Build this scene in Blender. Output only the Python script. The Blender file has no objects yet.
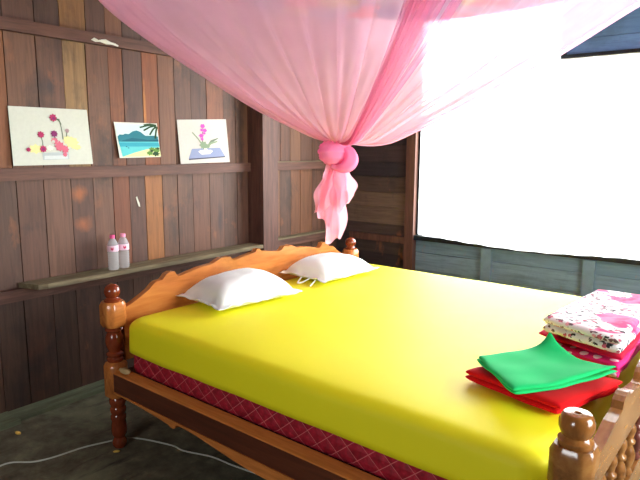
import bpy, bmesh, math, random
from math import sin, cos, pi, radians
from mathutils import Vector, Matrix, noise
random.seed(7)
SC = bpy.context.scene
COL = SC.collection
BR = -0.0223                                  # the bed stands a little askew in the room
CB, SB = cos(BR), sin(BR)

def bw(x, y, z=0.0):                          # bed axes -> room axes
    return Vector((x*CB - y*SB, x*SB + y*CB, z))

# ------------------------------------------------------------------ colour / materials
def srgb(r, g, b, a=1.0):
    f = lambda c: (c/255/12.92) if c/255 <= 0.04045 else ((c/255+0.055)/1.055)**2.4
    return (f(r), f(g), f(b), a)

class NT:
    def __init__(self, name):
        self.m = bpy.data.materials.new(name); self.m.use_nodes = True
        self.t = self.m.node_tree; self.n = self.t.nodes; self.n.clear()
        self.out = self.n.new('ShaderNodeOutputMaterial')
        self.tc = self.n.new('ShaderNodeTexCoord')
    def node(self, typ, **kw):
        nd = self.n.new(typ)
        for k, v in kw.items():
            if k == 'inp':
                for kk, vv in v.items(): nd.inputs[kk].default_value = vv
            else: setattr(nd, k, v)
        return nd
    def link(self, a, b): self.t.links.new(a, b)
    def mapping(self, scale=(1, 1, 1), rot=(0, 0, 0), src='Object'):
        mp = self.node('ShaderNodeMapping')
        mp.inputs['Scale'].default_value = scale; mp.inputs['Rotation'].default_value = rot
        self.link(self.tc.outputs[src], mp.inputs['Vector']); return mp.outputs['Vector']
    def noise(self, vec, scale=5, detail=4, rough=0.55, dist=0.0):
        nd = self.node('ShaderNodeTexNoise', inp={'Scale': scale, 'Detail': detail, 'Roughness': rough, 'Distortion': dist})
        if vec is not None: self.link(vec, nd.inputs['Vector'])
        return nd.outputs['Fac']
    def ramp(self, fac, stops):
        r = self.node('ShaderNodeValToRGB'); cr = r.color_ramp
        while len(cr.elements) < len(stops): cr.elements.new(0.5)
        for e, (p, c) in zip(cr.elements, stops): e.position = p; e.color = c
        self.link(fac, r.inputs['Fac']); return r.outputs['Color']
    def mix(self, fac, a, b, mode='MIX'):
        m = self.node('ShaderNodeMix', data_type='RGBA', blend_type=mode)
        for s, v in ((m.inputs[0], fac), (m.inputs[6], a), (m.inputs[7], b)):
            if isinstance(v, (float, int, tuple)): s.default_value = v
            else: self.link(v, s)
        return m.outputs[2]
    def math(self, op, a, b=None, c=None):
        m = self.node('ShaderNodeMath', operation=op)
        for i, v in enumerate((a, b, c)):
            if v is None: continue
            if isinstance(v, (float, int)): m.inputs[i].default_value = v
            else: self.link(v, m.inputs[i])
        return m.outputs[0]
    def bsdf(self, color, rough=0.6, bump=None, bstr=0.2, bdist=0.01, spec=0.5, **inp):
        p = self.node('ShaderNodeBsdfPrincipled')
        if isinstance(color, tuple): p.inputs['Base Color'].default_value = color
        else: self.link(color, p.inputs['Base Color'])
        if isinstance(rough, (float, int)): p.inputs['Roughness'].default_value = rough
        else: self.link(rough, p.inputs['Roughness'])
        p.inputs['Specular IOR Level'].default_value = spec
        for k, v in inp.items(): p.inputs[k.replace('_', ' ')].default_value = v
        if bump is not None:
            b = self.node('ShaderNodeBump', inp={'Strength': bstr, 'Distance': bdist})
            self.link(bump, b.inputs['Height']); self.link(b.outputs[0], p.inputs['Normal'])
        self.link(p.outputs[0], self.out.inputs['Surface'])
        self.p = p
        return self.m

def m_plain(name, c, rough=0.5, spec=0.5, var=0.08, scale=30, bstr=0.05):
    t = NT(name); f = t.noise(t.mapping(), scale)
    d = tuple(max(0, x*(1-var*2)) for x in c[:3])+(1,)
    return t.bsdf(t.ramp(f, [(0.3, d), (0.7, c)]), rough, f, bstr, spec=spec)

def m_wood(name, stops, grain=(2, 2, 30), rough=0.35, spec=0.5, bstr=0.12, ns=3.0):
    # stretched noise grain; grain = scale per axis (small along the grain)
    t = NT(name); v = t.mapping(grain)
    a = t.noise(v, ns, 6, 0.6, 0.6)
    b = t.noise(t.mapping(tuple(g*4 for g in grain)), ns, 3, 0.5)
    fac = t.math('ADD', t.math('MULTIPLY', a, 0.75), t.math('MULTIPLY', b, 0.25))
    return t.bsdf(t.ramp(fac, stops), rough, fac, bstr, spec=spec)

def m_planks(name, grain, dirt=0.5, dirt_col=srgb(40, 36, 34), rough=0.6, spec=0.35, speck=True):
    # each plank has its own wood tone in the colour attribute "tone"; grain, grime and worn spots on top
    t = NT(name)
    at = t.node('ShaderNodeAttribute', attribute_name='tone')
    a = t.noise(t.mapping(grain), 3.0, 7, 0.62, 0.8)
    g = t.ramp(a, [(0.28, (0.66, 0.63, 0.61, 1)), (0.5, (1.0, 1.0, 1.0, 1)), (0.72, (1.28, 1.24, 1.2, 1))])
    c = t.mix(1.0, at.outputs['Color'], g, 'MULTIPLY')
    s = t.noise(t.mapping((1.6, 1.6, 1.1)), 2.1, 6, 0.65, 0.4)
    sf = t.node('ShaderNodeMapRange', inp={1: 0.52, 2: 0.68, 3: 0.0, 4: dirt}); t.link(s, sf.inputs[0])
    c = t.mix(sf.outputs[0], c, dirt_col)
    if name == 'dark plank wood':            # knots and stains that sit on single planks
        for (yy, zz, ry, rz, cc) in ((0.166, 1.80, 0.045, 0.06, srgb(58, 50, 48)), (0.30, 1.20, 0.05, 0.05, srgb(158, 92, 50)), (0.32, 1.02, 0.06, 0.05, srgb(150, 88, 52)), (1.40, 0.95, 0.03, 0.14, srgb(52, 44, 44)), (0.78, 1.72, 0.012, 0.18, srgb(196, 128, 60)), (1.62, 1.5, 0.05, 0.5, srgb(54, 40, 36))):
            mp = t.node('ShaderNodeMapping'); mp.vector_type = 'TEXTURE'
            mp.inputs['Location'].default_value = (-0.78, yy, zz); mp.inputs['Scale'].default_value = (1, ry, rz)
            t.link(t.tc.outputs['Object'], mp.inputs['Vector'])
            ln = t.node('ShaderNodeVectorMath', operation='LENGTH'); t.link(mp.outputs[0], ln.inputs[0])
            d = t.math('ADD', ln.outputs['Value'], t.math('MULTIPLY', t.noise(t.mapping((1, 14, 9)), 1.6, 4, 0.6), 1.5))
            k = t.node('ShaderNodeMapRange', inp={1: 0.9, 2: 1.9, 3: 0.8, 4: 0.0}); t.link(d, k.inputs[0])
            c = t.mix(k.outputs[0], c, cc)
    w = t.noise(t.mapping((5, 5, 3)), 1.7, 4, 0.6)
    wf = t.node('ShaderNodeMapRange', inp={1: 0.63, 2: 0.74, 3: 0.0, 4: 0.4}); t.link(w, wf.inputs[0])
    c = t.mix(wf.outputs[0], c, srgb(150, 92, 56))
    return t.bsdf(c, rough, a, 0.25, 0.006, spec)

# ------------------------------------------------------------------ mesh helpers
def link_mesh(name, me, mats, parent=None, smooth=False):
    o = bpy.data.objects.new(name, me)
    for m in (mats if isinstance(mats, (list, tuple)) else [mats]): me.materials.append(m)
    COL.objects.link(o)
    if parent: o.parent = parent
    if smooth:
        for p in me.polygons: p.use_smooth = True
    return o

def obj(name, bm, mats, parent=None, smooth=False, bevel=0.0, auto=None):
    if bevel:
        bmesh.ops.bevel(bm, geom=[e for e in bm.edges if len(e.link_faces) == 2 and e.calc_face_angle(0) > 0.5],
                        offset=bevel, segments=2, profile=0.6, affect='EDGES')
    bmesh.ops.recalc_face_normals(bm, faces=bm.faces[:])
    if auto is not None:
        for f in bm.faces: f.smooth = True
        for e in bm.edges:
            if len(e.link_faces) == 2 and e.calc_face_angle(0) > auto: e.smooth = False
    me = bpy.data.meshes.new(name); bm.to_mesh(me); bm.free()
    return link_mesh(name, me, mats, parent, smooth)

def box(bm, x0, y0, z0, x1, y1, z1, mi=0):
    vs = [bm.verts.new((x, y, z)) for x in (x0, x1) for y in (y0, y1) for z in (z0, z1)]
    fs = []
    for q in ((0, 1, 3, 2), (4, 6, 7, 5), (0, 4, 5, 1), (2, 3, 7, 6), (0, 2, 6, 4), (1, 5, 7, 3)):
        f = bm.faces.new([vs[i] for i in q]); f.material_index = mi; fs.append(f)
    return fs

def lathe(bm, prof, seg=28, cx=0, cy=0, axis='z', sq=None):
    # prof: (radius, height, kind) ; kind 's' makes a chamfered square ring
    rings = []
    for pr in prof:
        r, h = pr[0], pr[1]; k = pr[2] if len(pr) > 2 else 'r'
        ring = []
        for i in range(seg):
            a = 2*pi*i/seg
            if k == 's':
                c, s = cos(a), sin(a)
                m = max(abs(c), abs(s)); d = (abs(c)+abs(s))/1.55
                rr = r/max(m, d)
            else: rr = r
            ring.append(bm.verts.new((cx+rr*cos(a), cy+rr*sin(a), h)))
        rings.append(ring)
    for a, b in zip(rings, rings[1:]):
        for i in range(seg):
            j = (i+1) % seg
            bm.faces.new((a[i], a[j], b[j], b[i]))
    bm.faces.new(rings[0][::-1]); bm.faces.new(rings[-1])
    return rings

def prism(bm, pts, fn0, fn1):
    a = [bm.verts.new(fn0(p)) for p in pts]; b = [bm.verts.new(fn1(p)) for p in pts]
    n = len(pts)
    bm.faces.new(a); bm.faces.new(b[::-1])
    for i in range(n):
        j = (i+1) % n
        bm.faces.new((a[i], b[i], b[j], a[j]))

def grid_mesh(name, fn, nu, nv, mats, parent=None, closed_u=False, thick=0.0, uvs=False):
    vs, fs = [], []
    nU = nu if closed_u else nu+1
    for j in range(nv+1):
        for i in range(nU):
            vs.append(fn(i/nu, j/nv))
    for j in range(nv):
        for i in range(nu):
            a = j*nU+i; b = j*nU+(i+1) % nU
            fs.append((a, b, b+nU, a+nU))
    me = bpy.data.meshes.new(name); me.from_pydata([tuple(v) for v in vs], [], fs); me.update()
    o = link_mesh(name, me, mats, parent, True)
    if thick:
        s = o.modifiers.new('thickness', 'SOLIDIFY'); s.thickness = thick; s.offset = 0
    return o

def catmull(pts, n):
    out = []
    P = [pts[0]]+list(pts)+[pts[-1]]
    for k in range(1, len(P)-2):
        p0, p1, p2, p3 = P[k-1], P[k], P[k+1], P[k+2]
        for i in range(n):
            t = i/n
            out.append(tuple(0.5*((2*b)+(-a+c)*t+(2*a-5*b+4*c-d)*t*t+(-a+3*b-3*c+d)*t**3) for a, b, c, d in zip(p0, p1, p2, p3)))
    out.append(tuple(pts[-1])); return out

def tube(name, path, r, mat, parent=None, seg=8, radii=None):
    bm = bmesh.new(); rings = []
    path = [Vector(p) for p in path]
    s = None
    for i, p in enumerate(path):
        d = (path[min(i+1, len(path)-1)]-path[max(i-1, 0)]).normalized()
        if s is None:
            up = Vector((0, 0, 1)) if abs(d.z) < 0.9 else Vector((1, 0, 0))
            s = d.cross(up).normalized()
        else: s = (s-d*s.dot(d)).normalized()
        u = s.cross(d)
        rr = radii[i] if radii else r
        rings.append([bm.verts.new(p+(s*cos(2*pi*k/seg)+u*sin(2*pi*k/seg))*rr) for k in range(seg)])
    for a, b in zip(rings, rings[1:]):
        for k in range(seg):
            bm.faces.new((a[k], a[(k+1) % seg], b[(k+1) % seg], b[k]))
    bm.faces.new(rings[0]); bm.faces.new(rings[-1])
    return obj(name, bm, mat, parent, smooth=True)

def tag(o, label, cat, group=None, kind=None):
    o['label'] = label; o['category'] = cat
    if group: o['group'] = group
    if kind: o['kind'] = kind
    return o

def struct(o): o['kind'] = 'structure'; return o

def thing(name, label, cat, loc, rotz=0.0, group=None):
    e = bpy.data.objects.new(name, None); COL.objects.link(e)
    e.location = loc; e.rotation_euler = (0, 0, rotz); e.empty_display_size = 0.1
    return tag(e, label, cat, group)

# ------------------------------------------------------------------ materials
M = {}
M['wall'] = m_planks('dark plank wood', (14, 14, 0.9), 0.6)
M['wall_h'] = m_planks('horizontal plank wood', (0.9, 14, 14), 0.5, srgb(34, 34, 38))
M['ceil'] = m_planks('ceiling boards', (0.9, 12, 12), 0.4)
M['beam'] = m_wood('beam wood', [(0.25, srgb(54, 36, 30)), (0.55, srgb(98, 66, 53)), (0.8, srgb(120, 84, 66))], (9, 0.8, 9), 0.6, 0.3)
M['post'] = m_wood('stud wood', [(0.25, srgb(52, 35, 30)), (0.55, srgb(94, 63, 52)), (0.8, srgb(114, 80, 64))], (9, 9, 0.8), 0.6, 0.3)
M['dusty'] = m_wood('dusty shelf wood', [(0.25, srgb(70, 62, 48)), (0.55, srgb(120, 108, 82)), (0.8, srgb(160, 146, 112))], (8, 0.8, 8), 0.7, 0.25)
M['grey_green'] = m_wood('dusty green sill', [(0.25, srgb(70, 72, 56)), (0.55, srgb(108, 114, 90)), (0.8, srgb(136, 142, 116))], (8, 0.9, 8), 0.8, 0.2)
M['stud_glare'] = m_plain('glare blue stud wood', srgb(100, 122, 132), 0.7, 0.3)  # tinted to go with the glare painted on the boards
M['glare_wood'] = m_planks('glare blue boards', (0.9, 12, 12), 0.35, srgb(52, 70, 80))  # blue haze of the window glare painted into the board colour
M['orange'] = m_wood('varnished orange wood', [(0.22, srgb(120, 66, 32)), (0.5, srgb(188, 114, 54)), (0.78, srgb(214, 144, 74))], (12, 1.0, 6), 0.22, 0.5, 0.04, 2.0)
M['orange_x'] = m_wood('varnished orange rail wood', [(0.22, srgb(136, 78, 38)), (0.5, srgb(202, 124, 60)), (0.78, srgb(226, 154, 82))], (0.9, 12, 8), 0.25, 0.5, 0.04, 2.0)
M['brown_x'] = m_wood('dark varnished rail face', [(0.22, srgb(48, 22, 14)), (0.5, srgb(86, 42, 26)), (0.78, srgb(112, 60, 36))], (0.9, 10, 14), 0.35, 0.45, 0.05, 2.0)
M['turned'] = m_wood('dark turned wood', [(0.22, srgb(70, 24, 12)), (0.5, srgb(124, 52, 26)), (0.78, srgb(150, 74, 38))], (5, 5, 2.2), 0.16, 0.6, 0.04, 3.0)
M['walnut'] = m_wood('golden brown turned wood', [(0.22, srgb(84, 46, 18)), (0.5, srgb(150, 96, 46)), (0.78, srgb(180, 126, 66))], (7, 7, 2.0), 0.16, 0.6, 0.04, 3.0)
M['walnut_y'] = m_wood('golden brown carved wood', [(0.22, srgb(84, 48, 20)), (0.5, srgb(148, 98, 50)), (0.78, srgb(182, 132, 72))], (9, 1.4, 9), 0.2, 0.6, 0.05, 2.4)
M['dark_spindle'] = m_wood('dark spindle wood', [(0.22, srgb(60, 28, 24)), (0.5, srgb(104, 54, 44)), (0.78, srgb(130, 76, 62))], (5, 5, 2.2), 0.2, 0.6, 0.04, 3.0)

def m_floor():
    t = NT('dusty dark floor'); v = t.mapping((1, 1, 1))
    a = t.noise(v, 1.6, 8, 0.66, 0.5); b = t.noise(v, 9, 6, 0.7); c = t.noise(t.mapping((3, 0.6, 1)), 4, 5, 0.6)
    base = t.ramp(b, [(0.3, srgb(68, 65, 52)), (0.55, srgb(102, 98, 80)), (0.75, srgb(134, 128, 104))])
    pf = t.node('ShaderNodeMapRange', inp={1: 0.5, 2: 0.64, 3: 0.0, 4: 0.6}); t.link(a, pf.inputs[0])
    col = t.mix(pf.outputs[0], base, srgb(134, 138, 110))
    cf = t.node('ShaderNodeMapRange', inp={1: 0.58, 2: 0.72, 3: 0.0, 4: 0.7}); t.link(c, cf.inputs[0])
    col = t.mix(cf.outputs[0], col, srgb(34, 32, 28))
    return t.bsdf(col, 0.75, b, 0.25, 0.01, 0.25)
M['floor'] = m_floor()

def m_cloth(name, c, rough=0.85, sheen=0.1, var=0.06, weave=260, bump=0.06, big=6, spec=0.12):
    t = NT(name); v = t.mapping()
    w = t.noise(v, weave, 2); b = t.noise(v, big, 4)
    d = tuple(x*(1-2.2*var) for x in c[:3])+(1,)
    m = t.bsdf(t.ramp(b, [(0.3, d), (0.7, c)]), rough, w, bump, 0.002, spec)
    t.p.inputs['Sheen Weight'].default_value = sheen; t.p.inputs['Sheen Roughness'].default_value = 0.4
    return m
M['sheet'] = m_cloth('yellow cotton', srgb(243, 237, 22), 0.62, 0.0, 0.01, spec=0.4)
M['pillow'] = m_cloth('white cotton', srgb(242, 247, 243), 0.9, 0.05, 0.015)
M['green'] = m_cloth('green jersey', srgb(34, 200, 112), 0.9, 0.05, 0.05)
M['red'] = m_cloth('red jersey', srgb(226, 22, 26), 0.9, 0.05, 0.05)
M['crimson'] = m_cloth('crimson cloth', srgb(206, 24, 62), 0.9, 0.05, 0.05)

def m_mattress():
    t = NT('red quilted ticking'); sx = t.node('ShaderNodeSeparateXYZ'); t.link(t.tc.outputs['Object'], sx.inputs[0])
    h = t.math('ADD', sx.outputs['X'], sx.outputs['Y'])
    def lines(sign):
        u = t.math('ADD', t.math('MULTIPLY', h, 11.5), t.math('MULTIPLY', sx.outputs['Z'], 14.0*sign))
        f = t.math('FRACT', u); return t.math('ABSOLUTE', t.math('SUBTRACT', f, 0.5))
    d = t.math('MAXIMUM', lines(1), lines(-1))
    line = t.math('GREATER_THAN', d, 0.475)
    n = t.noise(t.mapping(), 45, 4, 0.6)
    base = t.ramp(n, [(0.35, srgb(130, 14, 34)), (0.6, srgb(170, 24, 48)), (0.75, srgb(196, 52, 72))])
    col = t.mix(t.math('MULTIPLY', line, 0.7), base, srgb(220, 120, 120))
    puff = t.math('SUBTRACT', 0.5, d)
    return t.bsdf(col, 0.6, puff, 0.6, 0.02, 0.4)
M['mattress'] = m_mattress()

def m_net(name, c, alpha, trans=0.6):
    t = NT(name)
    di = t.node('ShaderNodeBsdfDiffuse', inp={'Color': c}); tr = t.node('ShaderNodeBsdfTranslucent', inp={'Color': c})
    tp = t.node('ShaderNodeBsdfTransparent')
    m1 = t.node('ShaderNodeMixShader', inp={0: trans}); t.link(di.outputs[0], m1.inputs[1]); t.link(tr.outputs[0], m1.inputs[2])
    n = t.noise(t.mapping((1, 1, 1)), 3.0, 3)
    a = t.node('ShaderNodeMapRange', inp={1: 0.3, 2: 0.7, 3: alpha-0.05, 4: alpha+0.05}); t.link(n, a.inputs[0])
    m2 = t.node('ShaderNodeMixShader'); t.link(a.outputs[0], m2.inputs[0])
    t.link(tp.outputs[0], m2.inputs[1]); t.link(m1.outputs[0], m2.inputs[2])
    t.link(m2.outputs[0], t.out.inputs['Surface']); return t.m
PINK = srgb(252, 204, 221)
M['net'] = m_net('pink netting', PINK, 0.64, 0.62)
M['net_dense'] = m_net('gathered pink netting', srgb(252, 158, 200), 0.5, 0.6)
M['net_knot'] = m_net('knotted pink netting', srgb(252, 158, 200), 0.985, 0.3)
M['net_tail'] = m_net('hanging pink netting', srgb(253, 190, 209), 0.9, 0.5)
M['curtain'] = m_net('sheer white curtain', srgb(250, 252, 252), 0.6, 0.8)

def m_roof():
    t = NT('pastel floral cotton'); v = t.mapping()
    vo = t.node('ShaderNodeTexVoronoi', feature='F1', inp={'Scale': 7.0, 'Randomness': 1.0})
    n = t.node('ShaderNodeTexNoise', inp={'Scale': 6.0, 'Detail': 3}); t.link(v, n.inputs['Vector'])
    t.link(t.mix(0.12, v, n.outputs['Color']), vo.inputs['Vector'])
    sp = t.node('ShaderNodeSeparateColor'); t.link(vo.outputs['Color'], sp.inputs[0])
    c = t.ramp(sp.outputs[0], [(0.0, srgb(140, 170, 214)), (0.38, srgb(170, 196, 226)), (0.56, srgb(232, 226, 150)), (0.64, srgb(240, 150, 160)), (0.8, srgb(196, 206, 226)), (1.0, srgb(130, 180, 200))])
    c.node.color_ramp.interpolation = 'CONSTANT'
    di = t.node('ShaderNodeBsdfDiffuse'); tr = t.node('ShaderNodeBsdfTranslucent')
    t.link(c, di.inputs[0]); t.link(c, tr.inputs[0])
    m1 = t.node('ShaderNodeMixShader', inp={0: 0.5}); t.link(di.outputs[0], m1.inputs[1]); t.link(tr.outputs[0], m1.inputs[2])
    t.link(m1.outputs[0], t.out.inputs['Surface']); return t.m
M['roof'] = m_roof()

def m_blanket():
    t = NT('white floral cotton'); v = t.mapping()
    n = t.noise(v, 20, 3, 0.6)
    vo = t.node('ShaderNodeTexVoronoi', feature='F1', inp={'Scale': 48.0})
    wn = t.node('ShaderNodeTexNoise', inp={'Scale': 38.0, 'Detail': 3}); t.link(v, wn.inputs['Vector'])
    t.link(t.mix(0.035, v, wn.outputs['Color']), vo.inputs['Vector'])
    sp = t.node('ShaderNodeSeparateColor'); t.link(vo.outputs['Color'], sp.inputs[0])
    dot = t.math('LESS_THAN', t.math('ADD', vo.outputs['Distance'], t.math('MULTIPLY', n, 0.75)), 0.77)
    dc = t.ramp(sp.outputs[0], [(0.0, srgb(60, 52, 60)), (0.34, srgb(120, 84, 90)), (0.6, srgb(206, 104, 126)), (0.85, srgb(240, 176, 186))])
    dc.node.color_ramp.interpolation = 'CONSTANT'
    col = t.mix(dot, srgb(246, 242, 240), dc)
    big = t.noise(v, 4.2, 2, 0.5)
    bf = t.node('ShaderNodeMapRange', inp={1: 0.585, 2: 0.60, 3: 0.0, 4: 1.0}); t.link(big, bf.inputs[0])
    pk = t.ramp(t.noise(v, 14, 3), [(0.4, srgb(232, 44, 110)), (0.6, srgb(248, 120, 160))])
    col = t.mix(bf.outputs[0], col, pk)
    return t.bsdf(col, 0.85, t.noise(v, 25, 4), 0.3, 0.01, 0.3)
M['blanket'] = m_blanket()

def m_polka():
    t = NT('pink polka dot cotton'); v = t.mapping((20, 20, 20))
    vo = t.node('ShaderNodeTexVoronoi', feature='F1', inp={'Scale': 1.0, 'Randomness': 0.35}); t.link(v, vo.inputs['Vector'])
    d = t.math('LESS_THAN', vo.outputs['Distance'], 0.3)
    return t.bsdf(t.mix(d, srgb(228, 34, 118), srgb(250, 226, 236)), 0.85, spec=0.3)
M['polka'] = m_polka()

for k, c in dict(paper=(202, 205, 190), paper_white=(222, 222, 206), foam=(196, 170, 120), cable=(186, 188, 176), scrap=(236, 196, 96), cap=(238, 96, 150), cap_pale=(246, 160, 190),
                 label=(244, 206, 220), label_mark=(206, 60, 100), sky_p=(206, 232, 228), mountain=(44, 120, 132), mountain2=(30, 96, 112), sea=(96, 196, 196),
                 sea2=(58, 160, 176), sand=(222, 226, 160), palm=(42, 74, 44), bush=(96, 140, 60), petal=(170, 50, 92), petal2=(128, 44, 96),
                 petal3=(204, 104, 124), petal4=(166, 138, 140), stem=(110, 124, 104), yellow_p=(222, 216, 150), vase=(176, 186, 184), vase2=(206, 212, 208),
                 greyp=(200, 195, 186), orchid=(206, 84, 176), mat_p=(136, 146, 176), bowl=(236, 232, 214), dark_p=(70, 70, 84), leafp=(130, 150, 120)).items():
    M[k] = m_plain(k.replace('_', ' ')+' colour', srgb(*c), 0.7, 0.2, 0.03, 60, 0.02)

def m_bottle():
    t = NT('clear plastic with water')
    return t.bsdf((0.95, 0.98, 0.98, 1), 0.12, t.noise(t.mapping((1, 1, 40)), 3), 0.1, 0.003, 0.5, Transmission_Weight=0.72, IOR=1.2)
M['bottle'] = m_bottle()

# ------------------------------------------------------------------ the room
WX, WY = -0.78, 2.88          # wall_left plane, window wall plane
RX, FY, CZ = 4.1, -3.3, 2.85  # right wall, wall behind the camera, ceiling height

def tone_attr(bm): return bm.loops.layers.float_color.new('tone')

def add_plank(bm, lay, x0, y0, z0, x1, y1, z1, tone, bev=0.002):
    for f in box(bm, x0, y0, z0, x1, y1, z1):
        for l in f.loops: l[lay] = tone

bm = bmesh.new(); box(bm, WX-0.1, FY-0.1, -0.1, RX+0.1, WY+0.15, 0)
struct(obj('floor', bm, M['floor']))
bm = bmesh.new(); lay = tone_attr(bm)
y = FY
while y < WY:
    c = random.uniform(0.8, 1.15); add_plank(bm, lay, WX, y, CZ, RX, y+0.197, CZ+0.02, tuple(a*c for a in srgb(104, 76, 60)[:3])+(1,)); y += 0.2
add_plank(bm, lay, WX-0.1, FY-0.1, CZ+0.021, RX+0.1, WY+0.15, CZ+0.06, srgb(20, 16, 14))
struct(obj('ceiling', bm, M['ceil']))

BROWN = [(118, 84, 72), (108, 76, 66), (124, 88, 72), (102, 72, 64), (130, 88, 68), (112, 80, 72), (96, 70, 62)]
ORANGE = (146, 92, 60); TAN = (152, 120, 84)
joints = [-3.3, -3.17, -3.03, -2.88, -2.74, -2.6, -2.45, -2.3, -2.17, -2.03, -1.88, -1.74, -1.6, -1.46, -1.31, -1.17, -1.03, -0.9, -0.76, -0.62, -0.48, -0.34, -0.2,
          -0.06, 0.1, 0.25, 0.395, 0.528, 0.637, 0.765, 0.888, 1.02, 1.15, 1.3, 1.448, 1.575, 1.70, 1.83, 1.95, 2.07, 2.2, 2.334, 2.486, 2.62, 2.75, 2.9]
special = {(-0.2, 1): ORANGE, (0.25, 1): TAN, (0.25, 0): (150, 108, 70), (0.528, 1): (142, 88, 60), (0.765, 1): (150, 88, 54), (0.765, 2): (164, 108, 64), (0.528, 2): (136, 82, 60),
           (1.3, 1): (140, 88, 66), (1.15, 2): (122, 84, 70)}
bm = bmesh.new(); lay = tone_attr(bm)
levels = [(0.0, 0.70, 3), (0.70, 1.30, 2), (1.30, 2.09, 1), (2.09, CZ, 0)]
for z0, z1, lv in levels:
    for i in range(len(joints)-1):
        a, b = joints[i], joints[i+1]
        j = 0.006*sin(i*3.7+lv*2.1)
        a2, b2 = a+j, b+0.006*sin((i+1)*3.7+lv*2.1)
        c = special.get((a, lv), random.choice(BROWN))
        k = random.uniform(0.88, 1.1)
        if lv == 3: c = tuple(x*0.85 for x in c)
        t = tuple(x*k*f for x, f in zip(srgb(*c)[:3], (0.70, 0.68, 0.55)))+(1,)
        e = random.uniform(0, 0.004)
        add_plank(bm, lay, WX-0.02, a2+0.0022, z0, WX+e, b2-0.0022, z1, t)
add_plank(bm, lay, WX-0.06, FY-0.1, 0, WX-0.022, WY+0.1, CZ, srgb(16, 12, 10))
# orange heartwood streak on one plank and tan worn streak on another
struct(obj('wall_left', bm, M['wall']))

def trim(name, boxes, mat, bevel=0.004, parent=None):
    bm = bmesh.new()
    for b in boxes: box(bm, *b)
    return struct(obj(name, bm, mat, parent, bevel=bevel))
trim('trim_1', [(WX+0.004, FY, 2.06, WX+0.045, 1.694, 2.122), (WX+0.004, 1.862, 2.06, WX+0.045, WY, 2.122)], M['beam'])
trim('trim_2', [(WX+0.004, FY, 1.29, WX+0.035, 1.694, 1.356), (WX+0.004, 1.862, 1.29, WX+0.035, WY, 1.356)], M['beam'])
trim('trim_3', [(WX+0.004, FY, 0.64, WX+0.05, 1.694, 0.705), (WX+0.004, 1.862, 0.66, WX+0.06, WY, 0.725)], M['beam'])
trim('window_light_strips', [(WX+0.004, 1.862, 0.726, WX+0.085, WY-0.02, 0.738), (WX+0.004, 1.862, 1.357, WX+0.037, WY-0.02, 1.363)], M['dusty'], 0.002)  # pale strips stand in for window light on the rail tops
trim('trim_4', [(WX+0.004, 1.695, 0.0, WX+0.165, 1.86, CZ)], M['post'], 0.006)
trim('baseboard_left', [(WX+0.004, -0.19, 0.0, WX+0.13, WY-0.02, 0.022), (WX+0.004, FY, 0, WX+0.16, -0.195, 0.026)], M['grey_green'])

# window wall
WX0, WX1, WZ0, WZ1 = 0.06, 2.75, 0.74, 2.075
TX = 1.15                     # upper opening left of here, added to brighten the net
bm = bmesh.new(); lay = tone_attr(bm)
z = 0.0; k = 0
DK = [(60, 48, 48), (52, 44, 46), (66, 54, 50), (48, 41, 44), (76, 62, 54)]
while z < CZ:                                        # lapped boards between the corner and the window stud
    h = [0.14, 0.125, 0.15, 0.13][k % 4]; z1 = min(z+h, CZ)
    c = random.choice(DK)
    if 0.80 < z < 0.98: c = (100, 82, 68)  # paler boards imitate the streaks of light here
    vs = box(bm, WX, WY, z, -0.03, WY+0.02, z1-0.003)
    for f in vs:
        for l in f.loops:
            l[lay] = srgb(*c)
            if l.vert.co.z < z+0.01 and l.vert.co.y < WY+0.01: l.vert.co.y = WY-0.014
    z = z1; k += 1
add_plank(bm, lay, WX-0.06, WY+0.024, 0, -0.03, WY+0.06, CZ, srgb(16, 12, 10))
struct(obj('wall_back', bm, M['wall_h']))
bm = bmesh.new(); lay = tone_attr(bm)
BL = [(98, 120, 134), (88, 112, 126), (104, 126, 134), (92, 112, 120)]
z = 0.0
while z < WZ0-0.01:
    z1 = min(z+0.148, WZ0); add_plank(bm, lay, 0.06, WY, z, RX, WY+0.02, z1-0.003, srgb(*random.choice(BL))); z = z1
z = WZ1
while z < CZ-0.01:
    z1 = min(z+0.155, CZ); add_plank(bm, lay, TX, WY, z, RX, WY+0.02, z1-0.003, srgb(*random.choice([(84, 118, 158), (92, 126, 168), (78, 110, 150)]))); z = z1  # bluer tones above the window, painted as glare
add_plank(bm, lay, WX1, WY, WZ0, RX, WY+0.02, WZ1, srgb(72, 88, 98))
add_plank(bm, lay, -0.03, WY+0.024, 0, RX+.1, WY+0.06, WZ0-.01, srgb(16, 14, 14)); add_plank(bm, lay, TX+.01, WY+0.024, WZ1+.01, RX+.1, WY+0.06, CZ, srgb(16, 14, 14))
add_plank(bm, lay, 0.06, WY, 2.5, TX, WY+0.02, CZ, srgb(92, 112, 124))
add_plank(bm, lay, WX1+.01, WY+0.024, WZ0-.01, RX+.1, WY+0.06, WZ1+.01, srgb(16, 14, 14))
struct(obj('wall_back_glare', bm, M['glare_wood']))
trim('trim_5', [(-0.03, WY-0.05, 0, 0.055, WY+0.024, CZ)], M['post'])
trim('trim_6', [(-0.78+.17, WY-0.045, 0.655, -0.031, WY-0.015, 0.715)], M['post'])
trim('trim_7', [(0.66, WY-0.03, 0.02, 0.74, WY-0.001, WZ0-0.045), (1.42, WY-0.03, 0.02, 1.5, WY-0.001, WZ0-0.045)], M['stud_glare'])
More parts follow.
